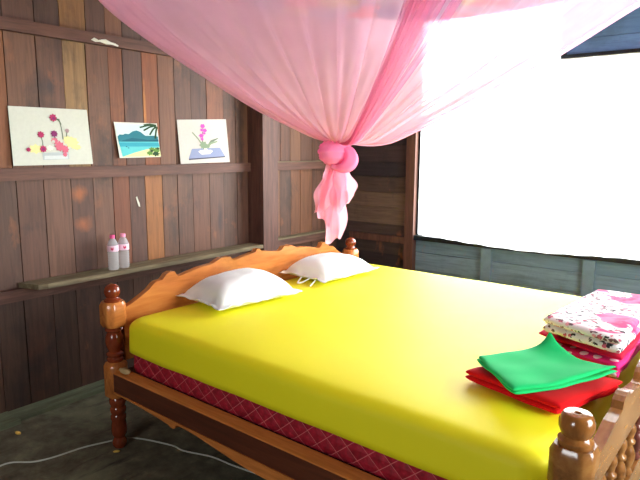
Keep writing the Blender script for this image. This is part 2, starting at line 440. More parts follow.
wf = trim('window_1', [(0.057, WY-0.04, WZ0-0.04, WX1+0.05, WY+0.07, WZ0), (TX, WY-0.03, WZ1, WX1+0.05, WY+0.07, WZ1+0.05), (TX, WY-0.03, WZ1+0.05, TX+0.05, WY+0.07, 2.52), (0.057, WY-0.03, 2.47, TX, WY+0.07, 2.52), (WX1, WY-0.03, WZ0, WX1+0.05, WY+0.07, WZ1), (0.056, WY+0.0, WZ0, 0.085, WY+0.07, 2.47)], M['glare_wood'])  # also frames the added upper opening

# walls that only stand behind the camera, with unseen openings placed and sized for fill light
def wall_with_hole(name, axis, pos, a0, a1, h0, h1, z0, z1, col):
    bm = bmesh.new(); lay = tone_attr(bm)
    parts = [(a0, h0, 0, CZ), (h1, a1, 0, CZ), (h0, h1, z1, CZ)]
    if z0 > 0: parts.append((h0, h1, 0, z0))
    for (p, q, u, v) in parts:
        n = max(1, int((q-p)/0.16))
        for i in range(n):
            s, e = p+(q-p)*i/n, p+(q-p)*(i+1)/n
            t = tuple(x*random.uniform(0.85, 1.1) for x in srgb(*col)[:3])+(1,)
            if axis == 'y': add_plank(bm, lay, s, pos, u, e, pos+0.04, v, t)
            else: add_plank(bm, lay, pos, s, u, pos+0.04, e, v, t)
    return struct(obj(name, bm, M['wall']))
wall_with_hole('wall_front', 'y', FY-0.04, WX, RX, 1.0, 1.85, 1.25, 2.0, (112, 82, 68))
wall_with_hole('wall_right', 'x', RX, FY, WY, -0.1, 1.5, 0.8, 2.2, (112, 82, 68))

# ------------------------------------------------------------------ things on the left wall
def ycol(z): return z
bm = bmesh.new()
pts = [(-0.09, -0.762), (1.69, -0.762), (1.69, -0.615), (0.0, -0.612), (-0.045, -0.63)]
prism(bm, pts, lambda p: (p[1], p[0], 0.708), lambda p: (p[1], p[0], 0.735))
shelf = obj('wall_shelf', bm, M['dusty'], bevel=0.004)
tag(shelf, 'long dusty wooden plank shelf along the left plank wall, holding two bottles', 'shelf')

# water bottles
def bottle(loc, rz):
    e = thing('water_bottle', '', 'bottle', loc, rz, 'water bottles on the shelf')
    prof = [(0.026, 0.0), (0.031, 0.004), (0.032, 0.012)]
    z = 0.016
    while z < 0.105:
        prof += [(0.0325, z), (0.0305, z+0.004), (0.0325, z+0.008)]; z += 0.0105
    prof += [(0.0322, 0.112), (0.0322, 0.15), (0.031, 0.158), (0.026, 0.172), (0.018, 0.185), (0.013, 0.192), (0.0125, 0.196)]
    bm = bmesh.new(); lathe(bm, prof, 24); obj('bottle_body', bm, M['bottle'], e, smooth=True)
    bm = bmesh.new(); lathe(bm, [(0.0328, 0.114), (0.0334, 0.115), (0.0334, 0.149), (0.0328, 0.15)], 24)
    # little pink-red emblem on the label
    for f in list(bm.faces):
        if len(f.verts) == 4 and abs(f.normal.z) < 0.9: pass
    lb = obj('label', bm, M['label'], e, smooth=True)
    def emb(u, v):
        a = radians(-40)+(u-0.5)*0.5; return Vector((cos(a)*0.0338, sin(a)*0.0338, 0.124+0.014*v+0.004*sin(u*9)))
    grid_mesh('label_emblem', emb, 6, 3, M['label_mark'], lb)
    bm = bmesh.new(); lathe(bm, [(0.0145, 0.192), (0.0152, 0.194), (0.0152, 0.209), (0.0138, 0.212)], 20); obj('cap', bm, M['cap'], e, auto=0.6)
    return e
b1 = bottle((-0.672, 0.437, 0.7355), 0.0)
b1['label'] = 'clear plastic water bottle with pink cap, left one of the two on the shelf'
b2 = b1.copy(); COL.objects.link(b2); b2.location = (-0.676, 0.512, 0.7355); b2.rotation_euler = (0, 0, 0.35)
b2['label'] = 'clear plastic water bottle with pale pink cap, right one of the two on the shelf'
for ch in list(b1.children):
    c = ch.copy(); COL.objects.link(c); c.parent = b2
    if c.name.startswith('cap'): c.data = c.data.copy(); c.data.materials[0] = M['cap_pale']
    for g in ch.children: d = g.copy(); COL.objects.link(d); d.parent = c

# pictures
def picture(name, corners, bgmat, shapes, label, thick=0.0015, border=None):
    # corners TL, TR, BR, BL as (y, z) on the wall; shapes: list of (material key, [(u, v) ...]) with v down
    def P(u, v, d):
        (a, b, c, e) = corners
        y = (1-v)*((1-u)*a[0]+u*b[0])+v*((1-u)*e[0]+u*c[0]); z = (1-v)*((1-u)*a[1]+u*b[1])+v*((1-u)*e[1]+u*c[1])
        return (WX+0.0075+d+0.010*v, y, z)
    bm = bmesh.new(); mats = [M[bgmat]]; keys = [bgmat]
    n = 12
    for side in (0.0, thick):
        g = [[bm.verts.new(P(i/n, j/n, side)) for i in range(n+1)] for j in range(n+1)]
        for j in range(n):
            for i in range(n):
                bm.faces.new((g[j][i], g[j][i+1], g[j+1][i+1], g[j+1][i]))
        if side == 0.0: g0 = g
    for i in range(n):
        bm.faces.new((g0[0][i], g0[0][i+1], g[0][i+1], g[0][i])); bm.faces.new((g0[n][i], g0[n][i+1], g[n][i+1], g[n][i]))
        bm.faces.new((g0[i][0], g0[i+1][0], g[i+1][0], g[i][0])); bm.faces.new((g0[i][n], g0[i+1][n], g[i+1][n], g[i][n]))
    for k, (key, poly) in enumerate(shapes):
        if key not in keys: keys.append(key); mats.append(M[key])
        vs = [bm.verts.new(P(u, v, thick+0.0008+0.00012*k)) for u, v in poly]
        cu = sum(p[0] for p in poly)/len(poly); cv = sum(p[1] for p in poly)/len(poly)
        cen = bm.verts.new(P(cu, cv, thick+0.0008+0.00012*k))
        for i in range(len(vs)):
            f = bm.faces.new((cen, vs[i], vs[(i+1) % len(vs)])); f.material_index = keys.index(key)
    me = bpy.data.meshes.new(name); bm.to_mesh(me); bm.free()
    o = link_mesh(name, me, mats)
    return tag(o, label, 'picture', 'pictures pinned on the plank wall')

def blob(cu, cv, ru, rv, n=14, jag=0.25, seed=0):
    rnd = random.Random(seed); return [(cu+ru*(1-jag*(i % 2)-0.1*rnd.random())*cos(2*pi*i/n), cv+rv*(1-jag*(i % 2)-0.1*rnd.random())*sin(2*pi*i/n)) for i in range(n)]
def stroke(pts, w):
    L, R = [], []
    for i, p in enumerate(pts):
        q0, q1 = pts[max(i-1, 0)], pts[min(i+1, len(pts)-1)]
        dx, dy = q1[0]-q0[0], q1[1]-q0[1]; l = math.hypot(dx, dy) or 1
        L.append((p[0]-dy/l*w, p[1]+dx/l*w)); R.append((p[0]+dy/l*w, p[1]-dx/l*w))
    return L+R[::-1]
def n1(x, y): return ((x-57)/515, (y-82)/362)
S1 = []
for a, b in (((370, 150), (382, 280)), ((240, 260), (246, 330)), ((412, 235), (395, 285)), ((165, 347), (240, 345)), ((328, 260), (330, 300))):
    S1.append(('stem', stroke([n1(*a), n1((a[0]+b[0])/2+4, (a[1]+b[1])/2), n1(*b)], 0.006)))
S1.append(('stem', stroke([n1(345, 148), n1(368, 150), n1(380, 185)], 0.006)))
S1 += [('vase', [n1(240, 366), n1(410, 362), n1(410, 408), n1(238, 412)]), ('vase2', [n1(250, 385), n1(402, 383), n1(402, 405), n1(248, 408)])]
for k, (x, y, r, m, s) in enumerate([(200, 342, 34, 'yellow_p', 1.6), (440, 300, 44, 'yellow_p', 1.2), (415, 285, 34, 'yellow_p', 1.2), (470, 330, 22, 'yellow_p', 1.6), (290, 335, 20, 'bowl', 1.2),
        (355, 325, 38, 'petal3', 1.0), (388, 345, 30, 'petal3', 1.0), (384, 378, 18, 'petal3', 1.0), (325, 290, 26, 'petal3', 1.0), (315, 295, 13, 'paper', 1), (330, 143, 29, 'petal', 1.0), (240, 252, 24, 'petal', 1.1), (327, 245, 26, 'petal2', 1.0),
        (415, 223, 17, 'petal4', 1.0), (154, 346, 16, 'petal', 1.1), (246, 342, 26, 'petal', 1.0), (332, 148, 12, 'petal2', 1), (246, 344, 11, 'petal2', 1)]):
    u, v = n1(x, y); S1.append((m, blob(u, v, r*s/515, r/362, 16, 0.28, k)))
picture('flower_picture', [(-0.069, 1.681), (0.376, 1.684), (0.391, 1.371), (-0.068, 1.369)], 'paper', S1, 'large pale photo print of dark red flowers in a low vase, leftmost on wall')

def n2(x, y): return ((x-73)/190, (y-56)/164)
S2 = [('sky_p', [n2(76, 62), n2(256, 66), n2(262, 152), n2(80, 152)]),
      ('mountain', [n2(79, 148), n2(78, 122), n2(88, 112), n2(98, 116), n2(112, 108), n2(128, 110), n2(146, 97), n2(165, 92), n2(182, 99), n2(196, 112), n2(210, 122), n2(226, 124), n2(244, 116), n2(260, 120), n2(261, 150)]),
      ('mountain2', [n2(79, 150), n2(100, 138), n2(140, 128), n2(180, 132), n2(220, 138), n2(261, 134), n2(261, 151)]),
      ('sea', [n2(80, 145), n2(261, 145), n2(264, 214), n2(86, 214)]), ('sea2', [n2(79, 149), n2(261, 149), n2(262, 168), n2(82, 168)]),
      ('sand', [n2(86, 215), n2(140, 197), n2(200, 181), n2(262, 172), n2(264, 216)])]
for k, (x, y, r, m) in enumerate([(225, 182, 16, 'bush'), (245, 186, 18, 'bush'), (212, 200, 16, 'bush'), (240, 204, 18, 'palm'), (222, 190, 9, 'palm'), (252, 178, 9, 'palm'), (110, 168, 4, 'mountain2'), (118, 174, 4, 'mountain2')]):
    u, v = n2(x, y); S2.append((m, blob(u, v, r*1.2/190, r*0.8/164, 14, 0.35, k+40)))
for a, b in (((256, 68), (196, 92)), ((258, 66), (200, 66)), ((258, 70), (222, 112)), ((260, 72), (246, 130)), ((256, 66), (180, 78))):
    S2.append(('palm', stroke([n2(*a), n2((a[0]+b[0])/2, (a[1]+b[1])/2-5), n2(*b)], 0.022)))
picture('beach_picture', [(0.549, 1.622), (0.863, 1.624), (0.877, 1.408), (0.572, 1.404)], 'paper_white', S2, 'small photo print of a turquoise bay with mountains and palm, middle on wall')

def n3(x, y): return ((x-354)/229, (y-41)/204)
S3 = [('mat_p', [n3(408, 176), n3(540, 174), n3(562, 216), n3(390, 222)]), ('dark_p', [n3(390, 222), n3(562, 216), n3(562, 221), n3(391, 228)]),
      ('bowl', [n3(436, 190), n3(446, 184), n3(496, 184), n3(504, 190), n3(490, 203), n3(450, 204)]),
      ('stem', stroke([n3(462, 182), n3(458, 150), n3(462, 110), n3(466, 70)], 0.006)), ('stem', stroke([n3(468, 182), n3(500, 140), n3(535, 130)], 0.010)), ('leafp', stroke([n3(468, 180), n3(440, 130), n3(416, 100)], 0.012)), ('leafp', stroke([n3(470, 176), n3(500, 150), n3(530, 145)], 0.014))]
for k, (x, y, r, m) in enumerate([(466, 72, 13, 'orchid'), (474, 92, 12, 'orchid'), (460, 90, 9, 'orchid'), (456, 116, 13, 'orchid'), (458, 132, 9, 'orchid'), (470, 106, 8, 'orchid'), (462, 160, 22, 'leafp'), (480, 166, 14, 'leafp'), (470, 184, 12, 'bowl')]):
    u, v = n3(x, y); S3.append((m, blob(u, v, r*1.05/229, r*0.9/204, 12, 0.3, k+70)))
picture('orchid_picture', [(1.026, 1.655), (1.47, 1.677), (1.492, 1.366), (1.039, 1.359)], 'greyp', S3, 'grey photo print of a magenta orchid in a white bowl, rightmost on wall')

# torn paper strip on the upper rail
bm = bmesh.new()
pts = [(0.405, 2.078), (0.425, 2.092), (0.45, 2.082), (0.47, 2.088), (0.50, 2.094), (0.53, 2.082), (0.56, 2.078), (0.582, 2.07), (0.578, 2.062), (0.54, 2.068), (0.50, 2.066), (0.46, 2.074), (0.43, 2.07)]
prism(bm, pts, lambda p: (WX+0.0465, p[0], p[1]), lambda p: (WX+0.048+0.003*sin(p[0]*60), p[0], p[1]))
tag(obj('paper_strip', bm, M['paper_white']), 'torn white strip of paper stuck on the upper wall rail', 'paper')

# ------------------------------------------------------------------ the bed
BX0, BY0 = 1.05, 0.96
L_, W_ = 2.105, 1.92
bed = thing('bed', 'carved wooden double bed with turned posts and dark side rail', 'bed', bw(BX0, BY0, 0), BR)
def bl(x, y, z): return Vector((x-BX0, y-BY0, z))

def post(x, y, mats, flat=False):
    bm = bmesh.new()
    leg = [(0.026, 0.0), (0.034, 0.012), (0.036, 0.03), (0.028, 0.045), (0.026, 0.055), (0.036, 0.07), (0.038, 0.09), (0.036, 0.12), (0.033, 0.14), (0.037, 0.15), (0.037, 0.165), (0.032, 0.175), (0.038, 0.19), (0.038, 0.205), (0.032, 0.215), (0.04, 0.235), (0.04, 0.25), (0.034, 0.262)]
    blk1 = [(0.045, 0.268, 's'), (0.05, 0.275, 's'), (0.05, 0.425, 's'), (0.043, 0.44, 's')]
    mid = [(0.036, 0.446), (0.04, 0.455), (0.041, 0.462), (0.034, 0.468), (0.034, 0.473), (0.041, 0.48), (0.041, 0.488), (0.03, 0.496), (0.031, 0.505), (0.039, 0.52), (0.043, 0.54), (0.0435, 0.555), (0.040, 0.575), (0.034, 0.59), (0.034, 0.595), (0.042, 0.602), (0.042, 0.610), (0.036, 0.616)]
    blk2 = [(0.044, 0.62, 's'), (0.054, 0.64, 's'), (0.054, 0.727, 's'), (0.046, 0.744, 's')]
    lathe(bm, leg+blk1+mid+blk2, 40)
    bm.verts.ensure_lookup_table()
    for f in bm.faces:
        z = f.calc_center_median().z
        f.material_index = 1 if (0.262 < z < 0.443 or 0.617 < z < 0.75) else 0
    for v in bm.verts: v.co += bl(x, y, 0)
    p = obj('post', bm, mats, bed, auto=0.7)
    if flat:
        prof = [(0.04, 0.742), (0.043, 0.747), (0.043, 0.757), (0.036, 0.763), (0.033, 0.768), (0.038, 0.775), (0.043, 0.79), (0.043, 0.803), (0.038, 0.817), (0.033, 0.8245), (0.030, 0.826), (0.009, 0.826), (0.008, 0.820)]
    else:
        prof = [(0.036, 0.742), (0.040, 0.747), (0.040, 0.754), (0.030, 0.760), (0.028, 0.765), (0.034, 0.773), (0.0385, 0.787), (0.0385, 0.798), (0.034, 0.812), (0.025, 0.822), (0.012, 0.828), (0.003, 0.830)]
    bm = bmesh.new(); lathe(bm, prof, 32)
    for v in bm.verts: v.co += bl(x, y, 0)
    obj('finial', bm, mats[2] if len(mats) > 2 else mats[0], p, auto=0.8)
    return p
post(0, 0, [M['turned'], M['orange'], M['turned']])
post(0, W_, [M['turned'], M['orange'], M['turned']])
post(L_, 0, [M['walnut'], M['walnut_y'], M['walnut']], flat=True)
post(L_, W_, [M['walnut'], M['walnut_y'], M['walnut']])

half = [(0.045, 0.700), (0.093, 0.716), (0.14, 0.738), (0.192, 0.766), (0.222, 0.791), (0.24, 0.799), (0.275, 0.802), (0.30, 0.828), (0.325, 0.836), (0.352, 0.833), (0.362, 0.815), (0.374, 0.804), (0.40, 0.806), (0.463, 0.819), (0.52, 0.829), (0.566, 0.832), (0.61, 0.836), (0.645, 0.85), (0.672, 0.86), (0.70, 0.857), (0.734, 0.858), (0.75, 0.842), (0.765, 0.834), (0.80, 0.836), (0.86, 0.846), (0.91, 0.853), (0.935, 0.855), (0.948, 0.872)]
def crest(scale=1.0, base=0.70, h0=0.45):
    hp = [(y, base+(z-0.70)*scale) for y, z in half]
    full = hp+[(W_-y, z) for y, z in reversed(hp)]
    return full
top = crest()
bm = bmesh.new()
prism(bm, top+[(W_-0.045, 0.44), (0.045, 0.44)], lambda p: bl(-0.018, p[0], p[1]), lambda p: bl(0.018, p[0], p[1]))
hb = obj('headboard', bm, M['orange'], bed, bevel=0.004)
# footboard
fh = [(0.045, 0.655), (0.10, 0.664), (0.183, 0.673), (0.24, 0.683), (0.295, 0.695), (0.35, 0.698), (0.385, 0.701), (0.398, 0.722), (0.42, 0.732), (0.448, 0.736), (0.475, 0.733), (0.488, 0.717), (0.54, 0.712), (0.60, 0.701), (0.66, 0.692), (0.70, 0.692), (0.715, 0.712), (0.74, 0.724), (0.78, 0.730), (0.85, 0.735), (0.92, 0.738), (0.945, 0.752)]
ft = fh+[(W_-y, z) for y, z in reversed(fh)]
bm = bmesh.new()
prism(bm, ft+[(W_-0.045, 0.572), (0.045, 0.572)], lambda p: bl(L_-0.004, p[0], p[1]), lambda p: bl(L_+0.03, p[0], p[1]))
obj('footboard', bm, M['walnut_y'], bed, bevel=0.005)
bm = bmesh.new(); box(bm, *bl(L_-0.02, 0.045, 0.285), *bl(L_+0.03, W_-0.045, 0.375))
obj('foot_rail', bm, M['walnut_y'], bed, bevel=0.006)
for i in range(12):
    y = 0.23+0.1325*i
    bm = bmesh.new()
    sp = [(0.012, 0.37), (0.020, 0.378), (0.020, 0.386), (0.013, 0.392), (0.019, 0.402), (0.025, 0.42), (0.025, 0.432), (0.018, 0.445), (0.014, 0.452), (0.022, 0.458), (0.022, 0.464), (0.014, 0.468), (0.018, 0.48), (0.022, 0.49), (0.019, 0.50), (0.013, 0.508), (0.014, 0.515)]
    lathe(bm, [(a, 0.37+(b-0.37)*1.41) for a, b in sp], 20)
    for v in bm.verts: v.co += bl(L_+0.012, y, 0)
    obj('spindle', bm, M['walnut_y'] if y < 0.7 else M['dark_spindle'], bed, smooth=True)

# side rails with a lighter scalloped apron under the dark face
def side_rail(yo, sgn):
    # yo = outer face; inner towards bed
    yi = yo+0.028*sgn
    bm = bmesh.new()
    prof = [(yo, 0.312), (yo, 0.404), (yo+0.004*sgn, 0.408), (yo+0.05*sgn, 0.421), (yo+0.05*sgn, 0.395), (yi, 0.39), (yi, 0.312)]
    prism(bm, prof, lambda p: bl(0.05, p[0], p[1]), lambda p: bl(L_-0.05, p[0], p[1]))
    bmesh.ops.recalc_face_normals(bm, faces=bm.faces[:])
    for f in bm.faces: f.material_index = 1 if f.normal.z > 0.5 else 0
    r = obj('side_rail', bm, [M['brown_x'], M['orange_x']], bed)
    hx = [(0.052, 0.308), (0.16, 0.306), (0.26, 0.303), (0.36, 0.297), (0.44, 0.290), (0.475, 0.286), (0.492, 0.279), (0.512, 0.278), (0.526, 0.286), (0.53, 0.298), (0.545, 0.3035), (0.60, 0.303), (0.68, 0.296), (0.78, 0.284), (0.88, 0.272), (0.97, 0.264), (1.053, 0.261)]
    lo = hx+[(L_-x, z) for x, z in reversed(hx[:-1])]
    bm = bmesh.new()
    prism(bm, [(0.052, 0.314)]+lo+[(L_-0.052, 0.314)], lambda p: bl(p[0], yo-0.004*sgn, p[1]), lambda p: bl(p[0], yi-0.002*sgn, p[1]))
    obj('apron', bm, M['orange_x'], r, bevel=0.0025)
    return r
side_rail(-0.045, 1); side_rail(W_+0.045, -1)
bm = bmesh.new(); box(bm, *bl(0.04, 0.006, 0.385), *bl(L_-0.04, W_-0.006, 0.408))
obj('bed_base', bm, M['brown_x'], bed, bevel=0.003)

# ------------------------------------------------------------------ mattress and yellow sheet
def rrect(x0, y0, x1, y1, r, n=10, m=24):
    pts = []
    for (cx, cy, a0) in ((x1-r, y1-r, 0), (x0+r, y1-r, pi/2), (x0+r, y0+r, pi), (x1-r, y0+r, 3*pi/2)):
        arc = [(cx+r*cos(a0+pi/2*i/n), cy+r*sin(a0+pi/2*i/n)) for i in range(n+1)]
        if pts:
            p, q = pts[-1], arc[0]
            pts += [(p[0]+(q[0]-p[0])*i/m, p[1]+(q[1]-p[1])*i/m) for i in range(1, m)]
        pts += arc
    p, q = pts[-1], pts[0]
    pts += [(p[0]+(q[0]-p[0])*i/m, p[1]+(q[1]-p[1])*i/m) for i in range(1, m)]
    return pts

def soft_slab(name, x0, y0, x1, y1, r, levels, mat, origin, parent=None, wob=None, cap_bottom=False):
    # levels: (inset, z) rings from the hem up and over
    bm = bmesh.new(); rings = []
    for ins, z in levels:
        pts = rrect(x0+ins, y0+ins, x1-ins, y1-ins, max(r-ins*0.6, 0.01))
        ring = []
        for (x, y) in pts:
            d = wob(x, y, z, ins) if wob else (0, 0, 0)
            ring.append(bm.verts.new(Vector((x+d[0], y+d[1], z+d[2]))-Vector(origin)))
        rings.append(ring)
    n = len(rings[0])
    for a, b in zip(rings, rings[1:]):
        for i in range(n):
            bm.faces.new((a[i], a[(i+1) % n], b[(i+1) % n], b[i]))
    bm.faces.new(rings[-1])
    if cap_bottom: bm.faces.new(rings[0][::-1])
    o = obj(name, bm, mat, parent, smooth=True)
    o.location = bw(*origin); o.rotation_euler = (0, 0, BR)
    return o
MO = (BX0, BY0, 0.408)
mt = soft_slab('mattress', 0.075, 0.012, 2.03, W_-0.012, 0.09, [(0.03, 0.409), (0.008, 0.415), (0, 0.43), (0, 0.46), (0.004, 0.535), (0, 0.595), (0.012, 0.628), (0.04, 0.646), (0.09, 0.655), (0.4, 0.659)], M['mattress'], MO, cap_bottom=True)
tag(mt, 'deep red quilted mattress between the yellow sheet and the bed rail', 'mattress')
def sheet_wob(x, y, z, ins):
    n = noise.noise(Vector((x*3.1, y*3.1, z*4)))
    n2_ = noise.noise(Vector((x*9, y*9, 5+z*3)))
    if ins < 0.02 and z < 0.63:
        k = (0.64-z)/0.13
        return (0.003*n, 0.004*n*k-0.003*k, 0.006*noise.noise(Vector((x*4, y*4, 0)))*k)
    return (0, 0, 0.003*n+0.0012*n2_)
lv = [(0.0, 0.514), (0.0, 0.54), (0.0, 0.58), (0.0, 0.62)]
for i in range(1, 7):
    a = pi/2*i/6; lv.append((0.065*(1-cos(a)), 0.622+0.046*sin(a)))
lv += [(0.085, 0.6695), (0.12, 0.672)]
lv += [(0.12+0.084*i, 0.673) for i in range(1, 10)]
sh = soft_slab('bed_sheet', 0.06, 0.0, 2.045, W_, 0.10, lv, M['sheet'], (BX0, BY0, 0.514), wob=sheet_wob)
tag(sh, 'bright yellow fitted sheet stretched over the double mattress', 'bed sheet')
sd = sh.modifiers.new('thickness', 'SOLIDIFY'); sd.thickness = 0.002; sd.offset = -1

# ------------------------------------------------------------------ pillows
def pillow(loc, rz, lx, ly, h, label, seed, ties=False, tilt=0.0):
    e = thing('pillow', label, 'pillow', bw(*loc), BR+rz, 'white pillows at the headboard')
    e.rotation_euler = (0, tilt, BR+rz)
    off = seed*3.7
    def shape(u, v, side):
        a, b = u*2-1, v*2-1
        # pinched outline: corners stick out, edges pull in
        px = a*lx/2*(1-0.07*(1-b*b)); py = b*ly/2*(1-0.07*(1-a*a))
        a_, b_ = min(abs(a)/0.87, 1), min(abs(b)/0.9, 1)
        f = (1-a_**2.8)**0.48*(1-b_**2.8)**0.48
        w = noise.noise(Vector((px*6+off, py*6, 1.0)))*0.012*f+noise.noise(Vector((px*17, py*17+off, 3.0)))*0.005*f
        edge = max(abs(a), abs(b))
        fr = 0.016*noise.noise(Vector((px*20, py*20, off)))*min(max((edge-0.8)/0.15, 0), 1)
        base = 0.03*(1-0.6*f)
        if side: z = base+h*f+w+fr
        else: z = base*(1-f)*0.8+fr*0.6
        return Vector((px, py, max(z, 0.0) + (0.0015 if side else 0)))
    n = 40; bm = bmesh.new()
    top_ = [[bm.verts.new(shape(i/n, j/n, 1)) for i in range(n+1)] for j in range(n+1)]
    bot = [[(top_[j][i] if i in (0, n) or j in (0, n) else bm.verts.new(shape(i/n, j/n, 0))) for i in range(n+1)] for j in range(n+1)]
    for j in range(n):
        for i in range(n):
            bm.faces.new((top_[j][i], top_[j][i+1], top_[j+1][i+1], top_[j+1][i]))
            bm.faces.new((bot[j][i], bot[j+1][i], bot[j+1][i+1], bot[j][i+1]))
    obj('pillowcase', bm, M['pillow'], e, smooth=True)
    if ties:
        for k, (x, dx) in enumerate(((-0.02, 0.03), (0.06, -0.02), (0.10, 0.02))):
            path = catmull([(x, -ly/2+0.035, 0.03), (x+dx*0.5, -ly/2+0.005, 0.018), (x+dx, -ly/2-0.03, 0.006), (x+dx*1.6, -ly/2-0.055, 0.005)], 5)
            tube('tie_ribbon', path, 0.004, M['pillow'], e, 6)
    return e
PZ = 0.676
pillow((0.243, 0.60, PZ), -0.10, 0.39, 0.55, 0.135, 'plump white pillow on the yellow sheet, the nearer one at the headboard', 1)
pillow((0.238, 1.375, PZ), -0.06, 0.39, 0.53, 0.12, 'white pillow with loose tie ribbons, the farther one at the headboard', 2, ties=True)

# ------------------------------------------------------------------ folded clothes on the foot of the bed
def folded(name, corners, z0, layers, th, mat, label, cat, seed=0, lift=None, group='folded clothes on the bed', sag=0.0):
    # corners: four bed-plane points in order; each layer a soft slab folded on the one below, all one cloth
    bm = bmesh.new(); n = 22
    ox = sum(c[0] for c in corners)/4; oy = sum(c[1] for c in corners)/4
    rnd = random.Random(seed)
    for k in range(layers):
        cs = [(c[0]+rnd.uniform(-0.008, 0.008), c[1]+rnd.uniform(-0.008, 0.008)) for c in corners]
        def pt(u, v, s):
            a, b = sin((u*2-1)*pi/2), sin((v*2-1)*pi/2)
            q = 1-0.03*(abs(a)**4*abs(b)**4)
            uu, vv = 0.5+0.5*a*q, 0.5+0.5*b*q
            x = (1-vv)*((1-uu)*cs[0][0]+uu*cs[1][0])+vv*((1-uu)*cs[3][0]+uu*cs[2][0])
            y = (1-vv)*((1-uu)*cs[0][1]+uu*cs[1][1])+vv*((1-uu)*cs[3][1]+uu*cs[2][1])
            ed = (1-abs(a)**26)*(1-abs(b)**26)
            wx = noise.noise(Vector((x*9, y*9, seed*3.1)))*0.008
            x += noise.noise(Vector((x*11, y*11, seed+k*2.0)))*0.008; y += noise.noise(Vector((x*11, y*11, 9+seed+k*2.0)))*0.008
            f = max(ed, 0)**0.5
            zc = z0+th*(k+0.5)
            z = zc+(0.5*th*f if s else -0.5*th*f)*0.98
            if k == layers-1 and s: z += wx*f
            if lift: z += lift(u, v)*(1.0 if k else 0.86)
            return Vector((x-ox, y-oy, z-z0))
        T = [[bm.verts.new(pt(i/n, j/n, 1)) for i in range(n+1)] for j in range(n+1)]
        B = [[(T[j][i] if i in (0, n) or j in (0, n) else bm.verts.new(pt(i/n, j/n, 0))) for i in range(n+1)] for j in range(n+1)]
        for j in range(n):
            for i in range(n):
                bm.faces.new((T[j][i], T[j][i+1], T[j+1][i+1], T[j+1][i])); bm.faces.new((B[j][i], B[j+1][i], B[j+1][i+1], B[j][i+1]))
    o = obj(name, bm, mat, smooth=True)
    o.location = bw(ox, oy, z0); o.rotation_euler = (0, 0, BR)
    return tag(o, label, cat, group)
Z0 = 0.677
folded('folded_red_cloth', [(1.645, 0.345), (1.99, 0.255), (2.09, 0.60), (1.80, 0.63)], Z0+0.002, 2, 0.02, M['red'], 'folded red cloth lying flat on the sheet under the green one', 'clothes', 3)
folded('folded_green_cloth', [(1.655, 0.405), (1.868, 0.198), (2.088, 0.535), (1.82, 0.66)], Z0+0.052, 2, 0.014, M['green'], 'folded green cloth on top of the red one at the bed foot', 'clothes', 5,
       lift=lambda u, v: 0.062*math.exp(-((u-0.12)**2+(v-1.0)**2)/0.04)+0.032*math.exp(-((u-1)**2+(v-0.9)**2)/0.1))
folded('folded_polka_dot_cloth', [(1.77, 0.76), (2.066, 0.67), (2.066, 1.30), (1.79, 1.34)], Z0+0.002, 2, 0.028, M['polka'], 'folded pink cloth with white polka dots under the floral blanket', 'clothes', 8)
folded('folded_crimson_cloth', [(1.735, 0.80), (2.06, 0.69), (2.06, 1.32), (1.78, 1.32)], Z0+0.066, 1, 0.016, M['crimson'], 'thin crimson cloth sandwiched between polka dot cloth and floral blanket', 'clothes', 11)
folded('folded_floral_blanket', [(1.765, 0.77), (2.062, 0.66), (2.066, 1.42), (1.80, 1.40)], Z0+0.09, 2, 0.034, M['blanket'], 'white blanket with pink and black floral print, topmost of the stack', 'blanket', 14)

# ------------------------------------------------------------------ mosquito net
net = thing('mosquito_net', 'pink mosquito net gathered into a knot above the bed', 'mosquito net', bw(0.63, 0.924, 0.99), BR)
NO = Vector((0.63, 0.924, 0.99))
K = Vector((0.635, 0.924, 1.50))
RIM = [Vector((-0.05, -0.07, 2.37)), Vector((-0.01, W_+0.02, 2.345)), Vector((2.11, W_+0.02, 2.37)), Vector((2.11, -0.02, 2.37))]
PA = [(0, 0), (0.09, 0.045), (0.177, 0.10), (0.354, 0.214), (0.53, 0.353), (0.752, 0.537), (0.90, 0.68), (0.965, 0.80), (1, 1)]
PD = [(0, 0), (0.07, 0.0), (0.138, 0.016), (0.193, 0.06), (0.38, 0.25), (0.58, 0.478), (0.80, 0.76), (0.93, 0.90), (1, 1)]
CA, CD = catmull(PA, 8), catmull(PD, 8)
def prof(C, s):
    q = s*(len(C)-1); i = min(int(q), len(C)-2); f = q-i
    return C[i][0]*(1-f)+C[i+1][0]*f, C[i][1]*(1-f)+C[i+1][1]*f
def rim(t):
    t = (t % 1.0)*4; i = int(t) % 4; f = t-int(t)
    p = RIM[i].lerp(RIM[(i+1) % 4], f)
    tt = t/4.0
    if abs(tt-0.25) < 0.075:                 # the far corner hangs rounded
        q = (tt-0.175)/0.15
        a = RIM[0].lerp(RIM[1], 0.7); b = RIM[1].lerp(RIM[2], 0.3)
        p = a*(1-q)**2+RIM[1]*2*q*(1-q)+b*q*q
        f = 0.7+0.6*q if q < 0.5 else 0.6*(q-0.5)
        p.z -= 0.045*(0.81*(1-abs(2*q-1))+0.0); f = f if abs(2*q-1) > 0.999 else f
    p.z -= 0.045*sin(pi*f)
    return p
def pleat(t):
    return 0.5*sin(2*pi*t*38+1.3*sin(2*pi*t*5))+0.3*sin(2*pi*t*71+2*sin(2*pi*t*3))+0.35*sin(2*pi*t*17+0.7)
